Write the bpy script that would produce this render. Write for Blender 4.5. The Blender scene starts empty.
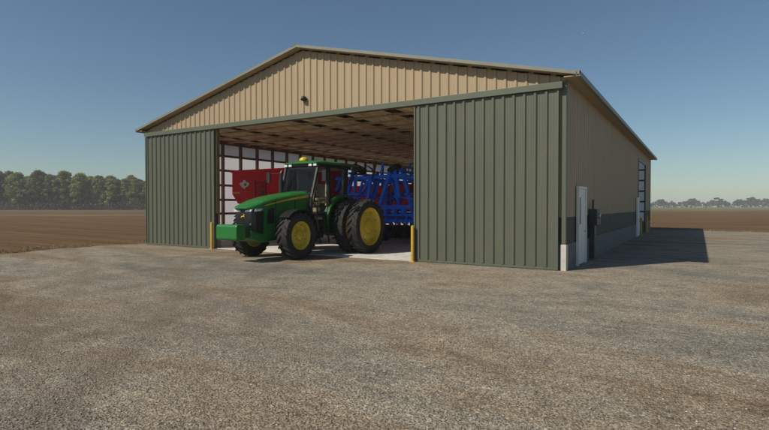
import bpy, math, random
import numpy as np
from mathutils import Vector, Matrix
R = random.Random(7)
NP = np.random.RandomState(7)
S = bpy.context.scene
COL = S.collection
rad = math.radians

# ------------------------------------------------------------------ helpers
class MB:
    """collects geometry for ONE mesh object"""
    def __init__(self): self.v = []; self.f = []; self.m = []; self.cur = 0
    def add(self, vs, fs):
        n = len(self.v); self.v += [tuple(p) for p in vs]
        self.f += [tuple(i + n for i in f) for f in fs]; self.m += [self.cur] * len(fs)
    def box(self, x0, x1, y0, y1, z0, z1):
        self.add([(x0,y0,z0),(x1,y0,z0),(x1,y1,z0),(x0,y1,z0),(x0,y0,z1),(x1,y0,z1),(x1,y1,z1),(x0,y1,z1)],
                 [(0,3,2,1),(4,5,6,7),(0,1,5,4),(1,2,6,5),(2,3,7,6),(3,0,4,7)])
    def bar(self, a, b, w, h=None, up=(0,0,1)):
        """rectangular beam from a to b"""
        h = h or w; a = Vector(a); b = Vector(b); d = (b-a).normalized(); u = Vector(up)
        if abs(d.dot(u)) > .97: u = Vector((0,1,0))
        s = d.cross(u).normalized(); u = s.cross(d).normalized()
        P = [p + s*i*w/2 + u*j*h/2 for p in (a,b) for i,j in ((-1,-1),(1,-1),(1,1),(-1,1))]
        self.add(P, [(3,2,1,0),(4,5,6,7),(0,1,5,4),(1,2,6,5),(2,3,7,6),(3,0,4,7)])
    def tube(self, a, b, r, r2=None, n=12, caps=True):
        r2 = r if r2 is None else r2; a = Vector(a); b = Vector(b); d = (b-a).normalized()
        u = Vector((0,0,1)) if abs(d.z) < .9 else Vector((1,0,0)); s = d.cross(u).normalized(); u = s.cross(d)
        P = []
        for p, q in ((a,r),(b,r2)):
            for k in range(n):
                t = 2*math.pi*k/n; P.append(p + (s*math.cos(t)+u*math.sin(t))*q)
        F = [(k,(k+1)%n,n+(k+1)%n,n+k) for k in range(n)]
        if caps: F += [tuple(range(n))[::-1], tuple(range(n,2*n))]
        self.add(P, F)
    def path(self, pts, r, n=8):
        for a, b in zip(pts, pts[1:]): self.tube(a, b, r, n=n)
    def lathe(self, prof, c, axis='x', n=36, closed=False):
        """prof: list of (offset along axis, radius)"""
        P = []
        for o, r in prof:
            for k in range(n):
                t = 2*math.pi*k/n
                if axis == 'x': P.append((c[0]+o, c[1]+r*math.cos(t), c[2]+r*math.sin(t)))
                elif axis == 'z': P.append((c[0]+r*math.cos(t), c[1]+r*math.sin(t), c[2]+o))
                else: P.append((c[0]+r*math.cos(t), c[1]+o, c[2]+r*math.sin(t)))
        m = len(prof); F = []
        for j in range(m if closed else m-1):
            for k in range(n):
                a, b = j*n+k, j*n+(k+1)%n; c2, d = ((j+1)%m)*n+(k+1)%n, ((j+1)%m)*n+k
                F.append((a,b,c2,d))
        self.add(P, F)
    def prism(self, poly, axis, a, b):
        """poly of 2D points extruded along axis between a and b"""
        n = len(poly)
        def mk(p, q): return {'x':(q,p[0],p[1]),'y':(p[0],q,p[1]),'z':(p[0],p[1],q)}[axis]
        P = [mk(p,a) for p in poly] + [mk(p,b) for p in poly]
        self.add(P, [tuple(range(n))[::-1], tuple(range(n,2*n))] + [(k,(k+1)%n,n+(k+1)%n,n+k) for k in range(n)])
    def loft(self, secs, cap=True):
        n = len(secs[0]); P = [p for s in secs for p in s]; F = []
        for j in range(len(secs)-1):
            for k in range(n): F.append((j*n+k, j*n+(k+1)%n, (j+1)*n+(k+1)%n, (j+1)*n+k))
        if cap: F += [tuple(range(n))[::-1], tuple(range((len(secs)-1)*n, len(secs)*n))]
        self.add(P, F)
    def build(self, name, mats, parent=None, smooth=False, bevel=0, loc=None, autos=None):
        me = bpy.data.meshes.new(name); me.from_pydata(self.v, [], self.f); me.validate()
        if not isinstance(mats, (list, tuple)): mats = [mats]
        for m in mats: me.materials.append(m)
        if len(mats) > 1:
            me.polygons.foreach_set('material_index', self.m[:len(me.polygons)])
        import bmesh
        bm = bmesh.new(); bm.from_mesh(me)
        bmesh.ops.recalc_face_normals(bm, faces=bm.faces)
        if autos is not None:
            for e in bm.edges:
                if len(e.link_faces) == 2 and e.calc_face_angle(0) > rad(autos): e.smooth = False
            for f in bm.faces: f.smooth = True
        elif smooth:
            for f in bm.faces: f.smooth = True
        bm.to_mesh(me); bm.free()
        o = bpy.data.objects.new(name, me); COL.objects.link(o)
        if parent: o.parent = parent
        if loc: o.location = loc
        if bevel:
            b = o.modifiers.new('bevel','BEVEL'); b.width = bevel; b.segments = 2; b.limit_method = 'ANGLE'; b.angle_limit = rad(35)
        return o

def tag(o, label=None, cat=None, group=None, kind=None):
    if label: o['label'] = label
    if cat: o['category'] = cat
    if group: o['group'] = group
    if kind: o['kind'] = kind
    return o
def empty(name, loc=(0,0,0), rz=0, parent=None):
    o = bpy.data.objects.new(name, None); COL.objects.link(o); o.location = loc; o.rotation_euler = (0,0,rz)
    o.empty_display_size = .3
    if parent: o.parent = parent
    return o

# ------------------------------------------------------------------ materials
def mat(name, col, rough=.6, metal=0, var=0, scale=3, bump=0, bscale=20, stretch=(1,1,1), col2=None, spec=.5, dirt=0, dirtcol=(.16,.13,.09), coat=0):
    m = bpy.data.materials.new(name); m.use_nodes = True; nt = m.node_tree; b = nt.nodes['Principled BSDF']
    b.inputs['Roughness'].default_value = rough; b.inputs['Metallic'].default_value = metal
    b.inputs['Base Color'].default_value = (*col,1); b.inputs['Specular IOR Level'].default_value = spec
    if coat: b.inputs['Coat Weight'].default_value = coat; b.inputs['Coat Roughness'].default_value = .15
    tc = nt.nodes.new('ShaderNodeTexCoord'); mp = nt.nodes.new('ShaderNodeMapping'); mp.inputs['Scale'].default_value = stretch
    nt.links.new(tc.outputs['Object'], mp.inputs[0]); last = None
    if var or col2:
        n = nt.nodes.new('ShaderNodeTexNoise'); n.inputs['Scale'].default_value = scale; n.inputs['Detail'].default_value = 6; n.inputs['Roughness'].default_value = .6
        nt.links.new(mp.outputs[0], n.inputs['Vector'])
        r = nt.nodes.new('ShaderNodeValToRGB'); r.color_ramp.elements[0].position = .3; r.color_ramp.elements[1].position = .7
        c1 = tuple(c*(1-var) for c in col); c2 = col2 or tuple(min(1,c*(1+var)) for c in col)
        r.color_ramp.elements[0].color = (*c1,1); r.color_ramp.elements[1].color = (*c2,1)
        nt.links.new(n.outputs['Fac'], r.inputs[0]); last = r.outputs[0]
        nt.links.new(last, b.inputs['Base Color'])
    if dirt:
        n = nt.nodes.new('ShaderNodeTexNoise'); n.inputs['Scale'].default_value = 2.3; n.inputs['Detail'].default_value = 8; n.inputs['Roughness'].default_value = .7
        nt.links.new(tc.outputs['Object'], n.inputs['Vector'])
        r = nt.nodes.new('ShaderNodeValToRGB'); r.color_ramp.elements[0].position = .45; r.color_ramp.elements[1].position = .75
        r.color_ramp.elements[0].color = (0,0,0,1); r.color_ramp.elements[1].color = (dirt,dirt,dirt,1)
        nt.links.new(n.outputs['Fac'], r.inputs[0])
        mx = nt.nodes.new('ShaderNodeMix'); mx.data_type = 'RGBA'; nt.links.new(r.outputs[0], mx.inputs[0])
        if last: nt.links.new(last, mx.inputs[6])
        else: mx.inputs[6].default_value = (*col,1)
        mx.inputs[7].default_value = (*dirtcol,1); nt.links.new(mx.outputs[2], b.inputs['Base Color'])
    if bump:
        n = nt.nodes.new('ShaderNodeTexNoise'); n.inputs['Scale'].default_value = bscale; n.inputs['Detail'].default_value = 5
        nt.links.new(mp.outputs[0], n.inputs['Vector'])
        bp = nt.nodes.new('ShaderNodeBump'); bp.inputs['Strength'].default_value = bump; bp.inputs['Distance'].default_value = .02
        nt.links.new(n.outputs['Fac'], bp.inputs['Height']); nt.links.new(bp.outputs[0], b.inputs['Normal'])
    return m

M = {}
M['tan'] = mat('tan_steel', (.37,.28,.168), .55, var=.06, scale=1.2, stretch=(1,1,.3), dirt=.12, dirtcol=(.3,.24,.16))
M['green_steel'] = mat('green_steel', (.096,.105,.073), .5, var=.07, scale=1.5, stretch=(1,1,.3), dirt=.15, dirtcol=(.16,.15,.11))
M['trim_green'] = mat('trim_green', (.095,.112,.074), .5, var=.06, scale=2)
M['wainscot'] = mat('wainscot', (.020,.033,.032), .5, var=.1, scale=2)
M['fascia'] = mat('fascia', (.20,.20,.155), .5, var=.08, scale=2)
M['roof'] = mat('roof_steel', (.10,.125,.10), .4, metal=.3, var=.1)
M['roof_under'] = mat('roof_under', (.20,.32,.40), .5, metal=.2, var=.1)
M['footing'] = mat('concrete_footing', (.15,.15,.145), .85, var=.18, scale=4, bump=.3, bscale=30, dirt=.4, dirtcol=(.2,.17,.13))
M['slab'] = mat('slab', (.60,.58,.54), .8, var=.15, scale=.8, bump=.15, bscale=15, dirt=.5, dirtcol=(.2,.18,.15))
M['wood'] = mat('wood', (.58,.40,.22), .75, var=.3, scale=3, stretch=(1,1,1), bump=.2, bscale=12)
M['boards'] = None
M['wood_dark'] = mat('wood_dark', (.24,.15,.08), .75, var=.3, scale=3)
M['white_paint'] = mat('white_paint', (.75,.75,.72), .5, var=.04)
M['yellow'] = mat('yellow_paint', (.55,.33,.03), .5, var=.12, scale=6, dirt=.3)
M['jgreen'] = mat('tractor_green', (.013,.16,.028), .36, var=.07, dirt=.22, dirtcol=(.06,.10,.03), coat=.2)
M['jyellow'] = mat('tractor_yellow', (.62,.46,.02), .38, var=.08, dirt=.25, coat=.2)
M['rubber'] = mat('rubber', (.018,.017,.016), .85, var=.25, scale=8, dirt=.35, dirtcol=(.07,.058,.045))
M['black'] = mat('black_plastic', (.013,.013,.014), .45, var=.2, dirt=.1, dirtcol=(.05,.045,.04))
M['matt_black'] = mat('matt_black', (.010,.010,.011), .8, var=.2, spec=.2)
M['chassis'] = mat('dark_chassis', (.012,.045,.016), .5, var=.2, dirt=.3, dirtcol=(.06,.05,.04))
M['beige'] = mat('beige_trim', (.48,.38,.27), .7, var=.15)
M['brown_seat'] = mat('brown_seat', (.32,.24,.16), .8, var=.2)
M['lamp'] = mat('lamp_lens', (.7,.72,.75), .12, var=.05, coat=.8)
M['steel'] = mat('bare_steel', (.35,.35,.35), .35, metal=.8, var=.1)
M['red'] = mat('implement_red', (.80,.007,.024), .5, var=.07, dirt=.12, coat=.0, spec=.2, dirtcol=(.12,.05,.04))
M['red_dark'] = mat('implement_dark_red', (.14,.006,.009), .45, var=.12)
M['blue'] = mat('implement_blue', (.010,.165,1.0), .5, var=.06, dirt=.10, coat=.0, spec=.25)
M['decal'] = mat('white_decal', (.75,.74,.72), .5)
M['amber'] = mat('amber', (.75,.30,.01), .3)
M['redlens'] = mat('red_lens', (.5,.02,.01), .2)
M['boxgrey'] = mat('dark_grey_box', (.035,.042,.045), .5, var=.1)
M['sign_dark'] = mat('emblem_dark', (.05,.05,.055), .4)

def glass_mat():
    m = bpy.data.materials.new('cab_glass'); m.use_nodes = True; nt = m.node_tree
    nt.nodes.clear(); o = nt.nodes.new('ShaderNodeOutputMaterial'); mx = nt.nodes.new('ShaderNodeMixShader')
    t = nt.nodes.new('ShaderNodeBsdfTransparent'); t.inputs[0].default_value = (.80,.84,.80,1)
    g = nt.nodes.new('ShaderNodeBsdfGlossy'); g.inputs['Roughness'].default_value = .03; g.inputs['Color'].default_value = (.45,.5,.52,1)
    f = nt.nodes.new('ShaderNodeFresnel'); f.inputs[0].default_value = 1.45
    nt.links.new(f.outputs[0], mx.inputs[0]); nt.links.new(t.outputs[0], mx.inputs[1]); nt.links.new(g.outputs[0], mx.inputs[2]); nt.links.new(mx.outputs[0], o.inputs[0])
    return m
M['glass'] = glass_mat()

def liner_mat(name, frac):
    """pale fibreglass-like wall sheet: part of the daylight outside comes through"""
    m = bpy.data.materials.new(name); m.use_nodes = True; nt = m.node_tree
    nt.nodes.clear(); o = nt.nodes.new('ShaderNodeOutputMaterial'); mx = nt.nodes.new('ShaderNodeMixShader'); mx.inputs[0].default_value = frac
    d = nt.nodes.new('ShaderNodeBsdfDiffuse'); t = nt.nodes.new('ShaderNodeBsdfTranslucent')
    n = nt.nodes.new('ShaderNodeTexNoise'); n.inputs['Scale'].default_value = 1.3; n.inputs['Detail'].default_value = 5
    tc = nt.nodes.new('ShaderNodeTexCoord'); nt.links.new(tc.outputs['Object'], n.inputs['Vector'])
    r = nt.nodes.new('ShaderNodeValToRGB'); r.color_ramp.elements[0].color = (.78,.80,.83,1); r.color_ramp.elements[1].color = (.88,.89,.91,1)
    nt.links.new(n.outputs['Fac'], r.inputs[0])
    for s in (d, t): nt.links.new(r.outputs[0], s.inputs[0])
    nt.links.new(d.outputs[0], mx.inputs[1]); nt.links.new(t.outputs[0], mx.inputs[2]); nt.links.new(mx.outputs[0], o.inputs[0])
    return m
M['liner'] = liner_mat('wall_sheet', .6); M['liner_rear'] = liner_mat('rear_sheet', .75)

def boards():
    m=bpy.data.materials.new('boards'); m.use_nodes=True; nt=m.node_tree; b=nt.nodes['Principled BSDF']; b.inputs['Roughness'].default_value=.75
    gi=nt.nodes.new('ShaderNodeNewGeometry'); rp=nt.nodes.new('ShaderNodeValToRGB'); e=rp.color_ramp.elements; e[0].color=(.64,.44,.23,1); e[1].color=(.86,.70,.46,1); x=e.new(.5); x.color=(.76,.54,.29,1)
    nt.links.new(gi.outputs['Random Per Island'],rp.inputs[0])
    tc=nt.nodes.new('ShaderNodeTexCoord'); mp=nt.nodes.new('ShaderNodeMapping'); mp.inputs['Scale'].default_value=(6,1.2,1); nt.links.new(tc.outputs['Object'],mp.inputs[0])
    n=nt.nodes.new('ShaderNodeTexNoise'); n.inputs['Scale'].default_value=2; n.inputs['Detail'].default_value=6; nt.links.new(mp.outputs[0],n.inputs['Vector'])
    hs=nt.nodes.new('ShaderNodeHueSaturation'); nt.links.new(rp.outputs[0],hs.inputs['Color']); mr=nt.nodes.new('ShaderNodeMapRange'); mr.inputs[1].default_value=.3; mr.inputs[2].default_value=.7; mr.inputs[3].default_value=.6; mr.inputs[4].default_value=1.3
    nt.links.new(n.outputs['Fac'],mr.inputs[0]); nt.links.new(mr.outputs[0],hs.inputs['Value']); nt.links.new(hs.outputs[0],b.inputs['Base Color']); return m
M['boards']=boards()

# ------------------------------------------------------------------ camera
CAMX, CAMY, CAMZ, YAW = 3.129, -14.521, 1.77, .552
cam = bpy.data.objects.new('camera', bpy.data.cameras.new('camera')); COL.objects.link(cam); S.camera = cam
cam.location = (CAMX, CAMY, CAMZ); F = 511.0
cam.rotation_euler = (rad(90) - math.atan((215-206.3)/F), 0, YAW)
cam.data.sensor_width = 36; cam.data.lens = 36*F/769; cam.data.clip_end = 9000; cam.data.clip_start = .05
FW = Vector((-math.sin(YAW), math.cos(YAW), 0)); RT = Vector((math.cos(YAW), math.sin(YAW), 0))
def far(x, z, h=0):   # a place z metres ahead and x metres to the side of where the photographer stands
    p = Vector((CAMX,CAMY,0)) + RT*x + FW*z; return Vector((p.x,p.y,h))

# ------------------------------------------------------------------ light
w = bpy.data.worlds.new('World'); S.world = w; w.use_nodes = True; nt = w.node_tree
sky = nt.nodes.new('ShaderNodeTexSky'); sky.sky_type = 'NISHITA'; sky.sun_disc = False
EL = rad(43.5); D = Vector((.53,.85,0)).normalized()   # horizontal travel of the light
sky.sun_elevation = EL
src = -D
sky.sun_rotation = math.atan2(src.x, src.y)
sky.air_density = 1.0; sky.dust_density = .45; sky.ozone_density = 1.8; sky.altitude = 100
bg = nt.nodes['Background']; bg.inputs[1].default_value = .082
tint = nt.nodes.new('ShaderNodeMix'); tint.data_type = 'RGBA'; tint.blend_type = 'MULTIPLY'; tint.inputs[0].default_value = 1; tint.inputs[7].default_value = (.90,1.01,1.02,1)
nt.links.new(sky.outputs[0], tint.inputs[6]); nt.links.new(tint.outputs[2], bg.inputs[0])
sl = bpy.data.lights.new('sun','SUN'); sl.energy = 4.9; sl.angle = rad(.5); sl.color = (1,.91,.78)
so = bpy.data.objects.new('sun', sl); COL.objects.link(so); so.location = (-20,-30,40)
ld = Vector((D.x*math.cos(EL), D.y*math.cos(EL), -math.sin(EL)))
so.rotation_euler = ld.to_track_quat('-Z','Y').to_euler()
S.view_settings.view_transform = 'Standard'; S.view_settings.look = 'None'; S.view_settings.gamma = 1; S.view_settings.exposure = -.18
S.view_settings.use_curve_mapping = False

# ------------------------------------------------------------------ ground
def node_ground(name, build):
    m = bpy.data.materials.new(name); m.use_nodes = True; nt = m.node_tree; b = nt.nodes['Principled BSDF']
    b.inputs['Roughness'].default_value = .95; b.inputs['Specular IOR Level'].default_value = .15
    build(nt, b); return m
def noise(nt, vec, scale, det=6, rough=.6, dist=0):
    n = nt.nodes.new('ShaderNodeTexNoise'); n.inputs['Scale'].default_value = scale; n.inputs['Detail'].default_value = det
    n.inputs['Roughness'].default_value = rough; n.inputs['Distortion'].default_value = dist
    nt.links.new(vec, n.inputs['Vector']); return n.outputs['Fac']
def ramp(nt, fac, stops, interp='LINEAR'):
    r = nt.nodes.new('ShaderNodeValToRGB'); r.color_ramp.interpolation = interp
    while len(r.color_ramp.elements) < len(stops): r.color_ramp.elements.new(.5)
    for e, (p, c) in zip(r.color_ramp.elements, stops): e.position = p; e.color = (*c,1) if len(c) == 3 else c
    nt.links.new(fac, r.inputs[0]); return r.outputs[0]
def mix(nt, fac, a, b, mode='MIX'):
    x = nt.nodes.new('ShaderNodeMix'); x.data_type = 'RGBA'; x.blend_type = mode
    for i, v in ((0,fac),(6,a),(7,b)):
        if isinstance(v, (int,float)): x.inputs[i].default_value = v
        elif isinstance(v, tuple): x.inputs[i].default_value = (*v,1)
        else: nt.links.new(v, x.inputs[i])
    return x.outputs[2]
def mapping(nt, scale=(1,1,1), rot=0):
    tc = nt.nodes.new('ShaderNodeTexCoord'); mp = nt.nodes.new('ShaderNodeMapping'); mp.inputs['Scale'].default_value = scale
    mp.inputs['Rotation'].default_value = (0,0,rot); nt.links.new(tc.outputs['Object'], mp.inputs[0]); return mp.outputs[0]

def gravel(nt, b):
    v = mapping(nt)
    vs = mapping(nt, (.35,1,1), rad(-32))       # wheel-worn streaks
    big = noise(nt, vs, .30, 7, .66, .8); mid = noise(nt, v, 1.6, 5, .6); fine = noise(nt, v, 34, 4, .75)
    base = ramp(nt, big, [(.30,(.145,.138,.114)),(.42,(.232,.214,.172)),(.50,(.300,.260,.198)),(.56,(.275,.220,.154)),(.66,(.180,.130,.082))])
    base = mix(nt, .55, base, ramp(nt, mid, [(.3,(.27,.26,.25)),(.5,(.5,.5,.5)),(.7,(.72,.70,.66))]), 'OVERLAY')
    base = mix(nt, .6, base, ramp(nt, noise(nt, v, 11, 4, .8), [(.36,(.22,.21,.20)),(.5,(.5,.5,.5)),(.64,(.80,.79,.77))]), 'OVERLAY')
    base = mix(nt, .7, base, ramp(nt, fine, [(.38,(.10,.10,.10)),(.5,(.5,.5,.5)),(.62,(.92,.91,.89))]), 'OVERLAY')
    vo = nt.nodes.new('ShaderNodeTexVoronoi'); vo.inputs['Scale'].default_value = 42; nt.links.new(v, vo.inputs['Vector'])
    sp = nt.nodes.new('ShaderNodeSeparateColor'); nt.links.new(vo.outputs['Color'], sp.inputs[0])
    stone = ramp(nt, sp.outputs[0], [(.0,(.10,.09,.075)),(.5,(.20,.18,.15)),(.88,(.30,.28,.24)),(1,(.46,.43,.38))])
    shape = ramp(nt, vo.outputs['Distance'], [(.25,(1,1,1)),(.55,(0,0,0))])
    # worn curved wheel tracks, broken up by noise
    def mth(op, a, b=None):
        q = nt.nodes.new('ShaderNodeMath'); q.operation = op
        for i, x in enumerate((a, b)):
            if x is None: continue
            if isinstance(x, (int,float)): q.inputs[i].default_value = x
            else: nt.links.new(x, q.inputs[i])
        return q.outputs[0]
    total = None; wob = mth('MULTIPLY', noise(nt, v, .5, 4, .6), .9)
    for cx_, cy_, rr in ((-26,-14,19.4),(-26,-14,21.5),(8,-2,18.3),(8,-2,20.3),(-24,-30,26.5),(-24,-30,28.6)):
        vd = nt.nodes.new('ShaderNodeVectorMath'); vd.operation = 'DISTANCE'; nt.links.new(v, vd.inputs[0]); vd.inputs[1].default_value = (cx_,cy_,0)
        d = mth('ABSOLUTE', mth('SUBTRACT', mth('ADD', vd.outputs['Value'], wob), rr+.45))
        m1 = mth('MAXIMUM', mth('SUBTRACT', 1.0, mth('DIVIDE', d, .38)), 0.0)
        total = m1 if total is None else mth('MAXIMUM', total, m1)
    tm = mth('MULTIPLY', mth('POWER', total, .6), ramp(nt, noise(nt, v, .8, 5, .7), [(.36,(.05,.05,.05)),(.62,(.62,.62,.62))]))
    base = mix(nt, tm, base, mix(nt, .5, (.125,.088,.052), ramp(nt, fine, [(.35,(.07,.05,.032)),(.65,(.26,.21,.15))])))
    # a patch of bare brown soil trodden into the yard at the near left
    vd = nt.nodes.new('ShaderNodeVectorMath'); vd.operation = 'DISTANCE'; nt.links.new(v, vd.inputs[0]); vd.inputs[1].default_value = (-4.2,-10.6,0)
    pm = mth('MAXIMUM', mth('SUBTRACT', 1.0, mth('DIVIDE', vd.outputs['Value'], 4.2)), 0.0)
    pm = mth('MULTIPLY', mth('POWER', pm, .7), ramp(nt, noise(nt, v, 1.1, 6, .7, .6), [(.38,(.0,.0,.0)),(.60,(.85,.85,.85))]))
    base = mix(nt, pm, base, mix(nt, .6, (.135,.092,.056), ramp(nt, fine, [(.35,(.07,.05,.032)),(.65,(.28,.22,.16))])))
    k = nt.nodes.new('ShaderNodeMath'); k.operation = 'MULTIPLY'; nt.links.new(shape, k.inputs[0]); k.inputs[1].default_value = .65
    k2 = nt.nodes.new('ShaderNodeMath'); k2.operation = 'MULTIPLY'; nt.links.new(k.outputs[0], k2.inputs[0]); nt.links.new(ramp(nt, mid, [(.35,(.15,.15,.15)),(.65,(1,1,1))]), k2.inputs[1])
    base = mix(nt, k2.outputs[0], base, stone)
    nt.links.new(base, b.inputs['Base Color'])
    ad = nt.nodes.new('ShaderNodeMath'); ad.operation = 'ADD'; nt.links.new(shape, ad.inputs[0]); nt.links.new(fine, ad.inputs[1])
    bp = nt.nodes.new('ShaderNodeBump'); bp.inputs['Strength'].default_value = .75; bp.inputs['Distance'].default_value = .012
    nt.links.new(ad.outputs[0], bp.inputs['Height'])
    bp2 = nt.nodes.new('ShaderNodeBump'); bp2.inputs['Strength'].default_value = .5; bp2.inputs['Distance'].default_value = .10
    nt.links.new(noise(nt, vs, 2.2, 5, .6), bp2.inputs['Height']); nt.links.new(bp.outputs[0], bp2.inputs['Normal'])
    nt.links.new(bp2.outputs[0], b.inputs['Normal'])
M['gravel'] = node_ground('gravel', gravel)

def soil(nt, b):
    v = mapping(nt); vs = mapping(nt, (.06,1.0,1)); vr = mapping(nt, (.02,.35,1))
    c = ramp(nt, noise(nt, vs, 1.1, 8, .7), [(.32,(.085,.048,.020)),(.52,(.150,.092,.042)),(.72,(.225,.150,.075))])
    c = mix(nt, .6, c, ramp(nt, noise(nt, vr, .35, 6, .6), [(.3,(.33,.31,.28)),(.5,(.5,.5,.5)),(.7,(.68,.66,.62))]), 'OVERLAY')
    c = mix(nt, .6, c, ramp(nt, noise(nt, v, 7, 6, .8), [(.3,(.2,.2,.2)),(.5,(.5,.5,.5)),(.72,(.82,.8,.76))]), 'OVERLAY')
    nt.links.new(c, b.inputs['Base Color'])
    bp = nt.nodes.new('ShaderNodeBump'); bp.inputs['Strength'].default_value = .9; bp.inputs['Distance'].default_value = .12
    nt.links.new(noise(nt, v, 3.5, 8, .75), bp.inputs['Height']); nt.links.new(bp.outputs[0], b.inputs['Normal'])
M['soil'] = node_ground('soil', soil)
M['stubble'] = mat('dry_stubble', (.15,.11,.068), .95, var=.25, scale=.3, col2=(.21,.165,.10), stretch=(.1,1,1), bump=.4, bscale=3, spec=.1)
M['field_grass'] = mat('field_grass', (.15,.14,.055), .95, var=.25, scale=.06, spec=.1, bump=.4, bscale=2)

g = MB(); g.add([(-1800,-1800,0),(1800,-1800,0),(1800,1800,0),(-1800,1800,0)], [(0,1,2,3)])
g.build('ground', M['soil']); tag(bpy.data.objects['ground'], 'brown ploughed field soil reaching from the yard to the horizon', kind='structure')

def sheet(name, poly, z, m, label):
    b = MB(); b.add([(x,y,z) for x,y in poly], [tuple(range(len(poly)))]); o = b.build(name, m)
    return tag(o, label, kind='structure')
X0Y, Y1Y = -19.35, 28.7
edge = []
def jit(a, s): return a + .35*math.sin(s*.9) + .22*math.sin(s*2.3+1) + R.uniform(-.1,.1)
n = 160
for k in range(n): s = -60 + (Y1Y+60)*k/n; edge.append((jit(X0Y, s), s))
for k in range(n): s = X0Y + (75-X0Y)*k/n; edge.append((s, jit(Y1Y, s)))
edge += [(75,Y1Y),(75,-60)]
sheet('gravel_yard', edge, .004, M['gravel'], 'grey brown gravel yard in front of and beside the shed')
# a tan farm track and grass field far off
def strip(name, x0, x1, z0, z1, h, m, label):
    P = [far(x0,z0), far(x1,z0), far(x1,z1), far(x0,z1)]
    return sheet(name, [(p.x,p.y) for p in P], h, m, label)
strip('field_track', -420, -10, 92, 108, .008, M['stubble'], 'pale dry track crossing the left field')
strip('grass_field', 20, 1500, 190, 1250, .012, M['field_grass'], 'thin yellow green grass field along the right horizon')

# loose stones, denser near the viewer
def stones():
    oct_v = np.array([(1,0,0),(-1,0,0),(0,1,0),(0,-1,0),(0,0,1),(0,0,-1)],float)
    oct_f = np.array([(0,2,4),(2,1,4),(1,3,4),(3,0,4),(2,0,5),(1,2,5),(3,1,5),(0,3,5)])
    V=[];Fc=[];k=0
    N=26000
    for i in range(N):
        z = 3.4 + 11*(NP.rand()**1.5); x = (NP.rand()*2-1)*(z*.80+.6)
        p = far(x, z)
        if p.y > -.6 and p.x < .6: continue
        s = .004 + .012*NP.rand()**3.0
        v = oct_v*(.7+.6*NP.rand(6,1))*s*np.array([1,.8+.3*NP.rand(),.55]); a = NP.rand()*6.28
        c, sn = math.cos(a), math.sin(a)
        v = np.c_[v[:,0]*c-v[:,1]*sn, v[:,0]*sn+v[:,1]*c, v[:,2]] + np.array([p.x,p.y,.006+s*.2])
        V.append(v); Fc.append(oct_f+6*k); k+=1
    me = bpy.data.meshes.new('loose_stones'); me.from_pydata(np.concatenate(V).tolist(), [], np.concatenate(Fc).tolist())
    m = bpy.data.materials.new('stone'); m.use_nodes=True; nt=m.node_tree; b=nt.nodes['Principled BSDF']; b.inputs['Roughness'].default_value=.9
    gi = nt.nodes.new('ShaderNodeNewGeometry')
    nt.links.new(ramp(nt, gi.outputs['Random Per Island'], [(0,(.12,.10,.08)),(.5,(.27,.25,.21)),(.9,(.36,.34,.30)),(1,(.50,.47,.43))]), b.inputs['Base Color'])
    me.materials.append(m); o = bpy.data.objects.new('loose_stones', me); COL.objects.link(o)
    tag(o, 'loose pale stones scattered over the gravel yard', 'gravel', kind='stuff')
stones()

# dry weeds along the yard edge
def weeds():
    V=[];Fc=[];k=0
    def blade(x,y):
        nonlocal k
        h=R.uniform(.03,.11); a=R.uniform(0,6.28); w_=.012; dx,dy=math.cos(a)*w_,math.sin(a)*w_; lx,ly=R.uniform(-.07,.07),R.uniform(-.07,.07)
        V.extend([(x-dx,y-dy,0),(x+dx,y+dy,0),(x+lx+dx*.5,y+ly+dy*.5,h*.7),(x+lx*1.6,y+ly*1.6,h)])
        Fc.extend([(k,k+1,k+2),(k,k+2,k+3)]); k+=4
    for i in range(2400):
        c = R.random()
        y=R.uniform(-18,3); x=jit(X0Y,y)-abs(R.gauss(0,.9)); 
        if math.sin(x*1.3+y*.7)+math.sin(y*1.9)>-.4: blade(x,y)
    for i in range(3500):
        x=R.uniform(-1,30); y=jit(Y1Y,x)+abs(R.gauss(0,.5)); blade(x,y)
    me = bpy.data.meshes.new('dry_weeds'); me.from_pydata(V,[],Fc); me.materials.append(mat('weed',(.24,.20,.11),.9,var=.3,scale=2,spec=.1))
    o=bpy.data.objects.new('dry_weeds',me); COL.objects.link(o); tag(o,'short dry weeds along the gravel edge','weeds',kind='stuff')
weeds()

# ------------------------------------------------------------------ shed
W, L = 18.77, 28.2
CB=5.14
shed = empty('farm_shed', (0,0,0))
tag(shed, 'large tan and green metal farm shed with open front and wooden trusses', 'shed')
EX, EZ, RZ = .33, 5.33, 7.62                       # roof edge overhang, edge height, ridge height (top faces)
SL = (RZ-EZ)/(W/2+EX)
def roofz(x): return RZ - SL*abs(x+W/2)

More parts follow.
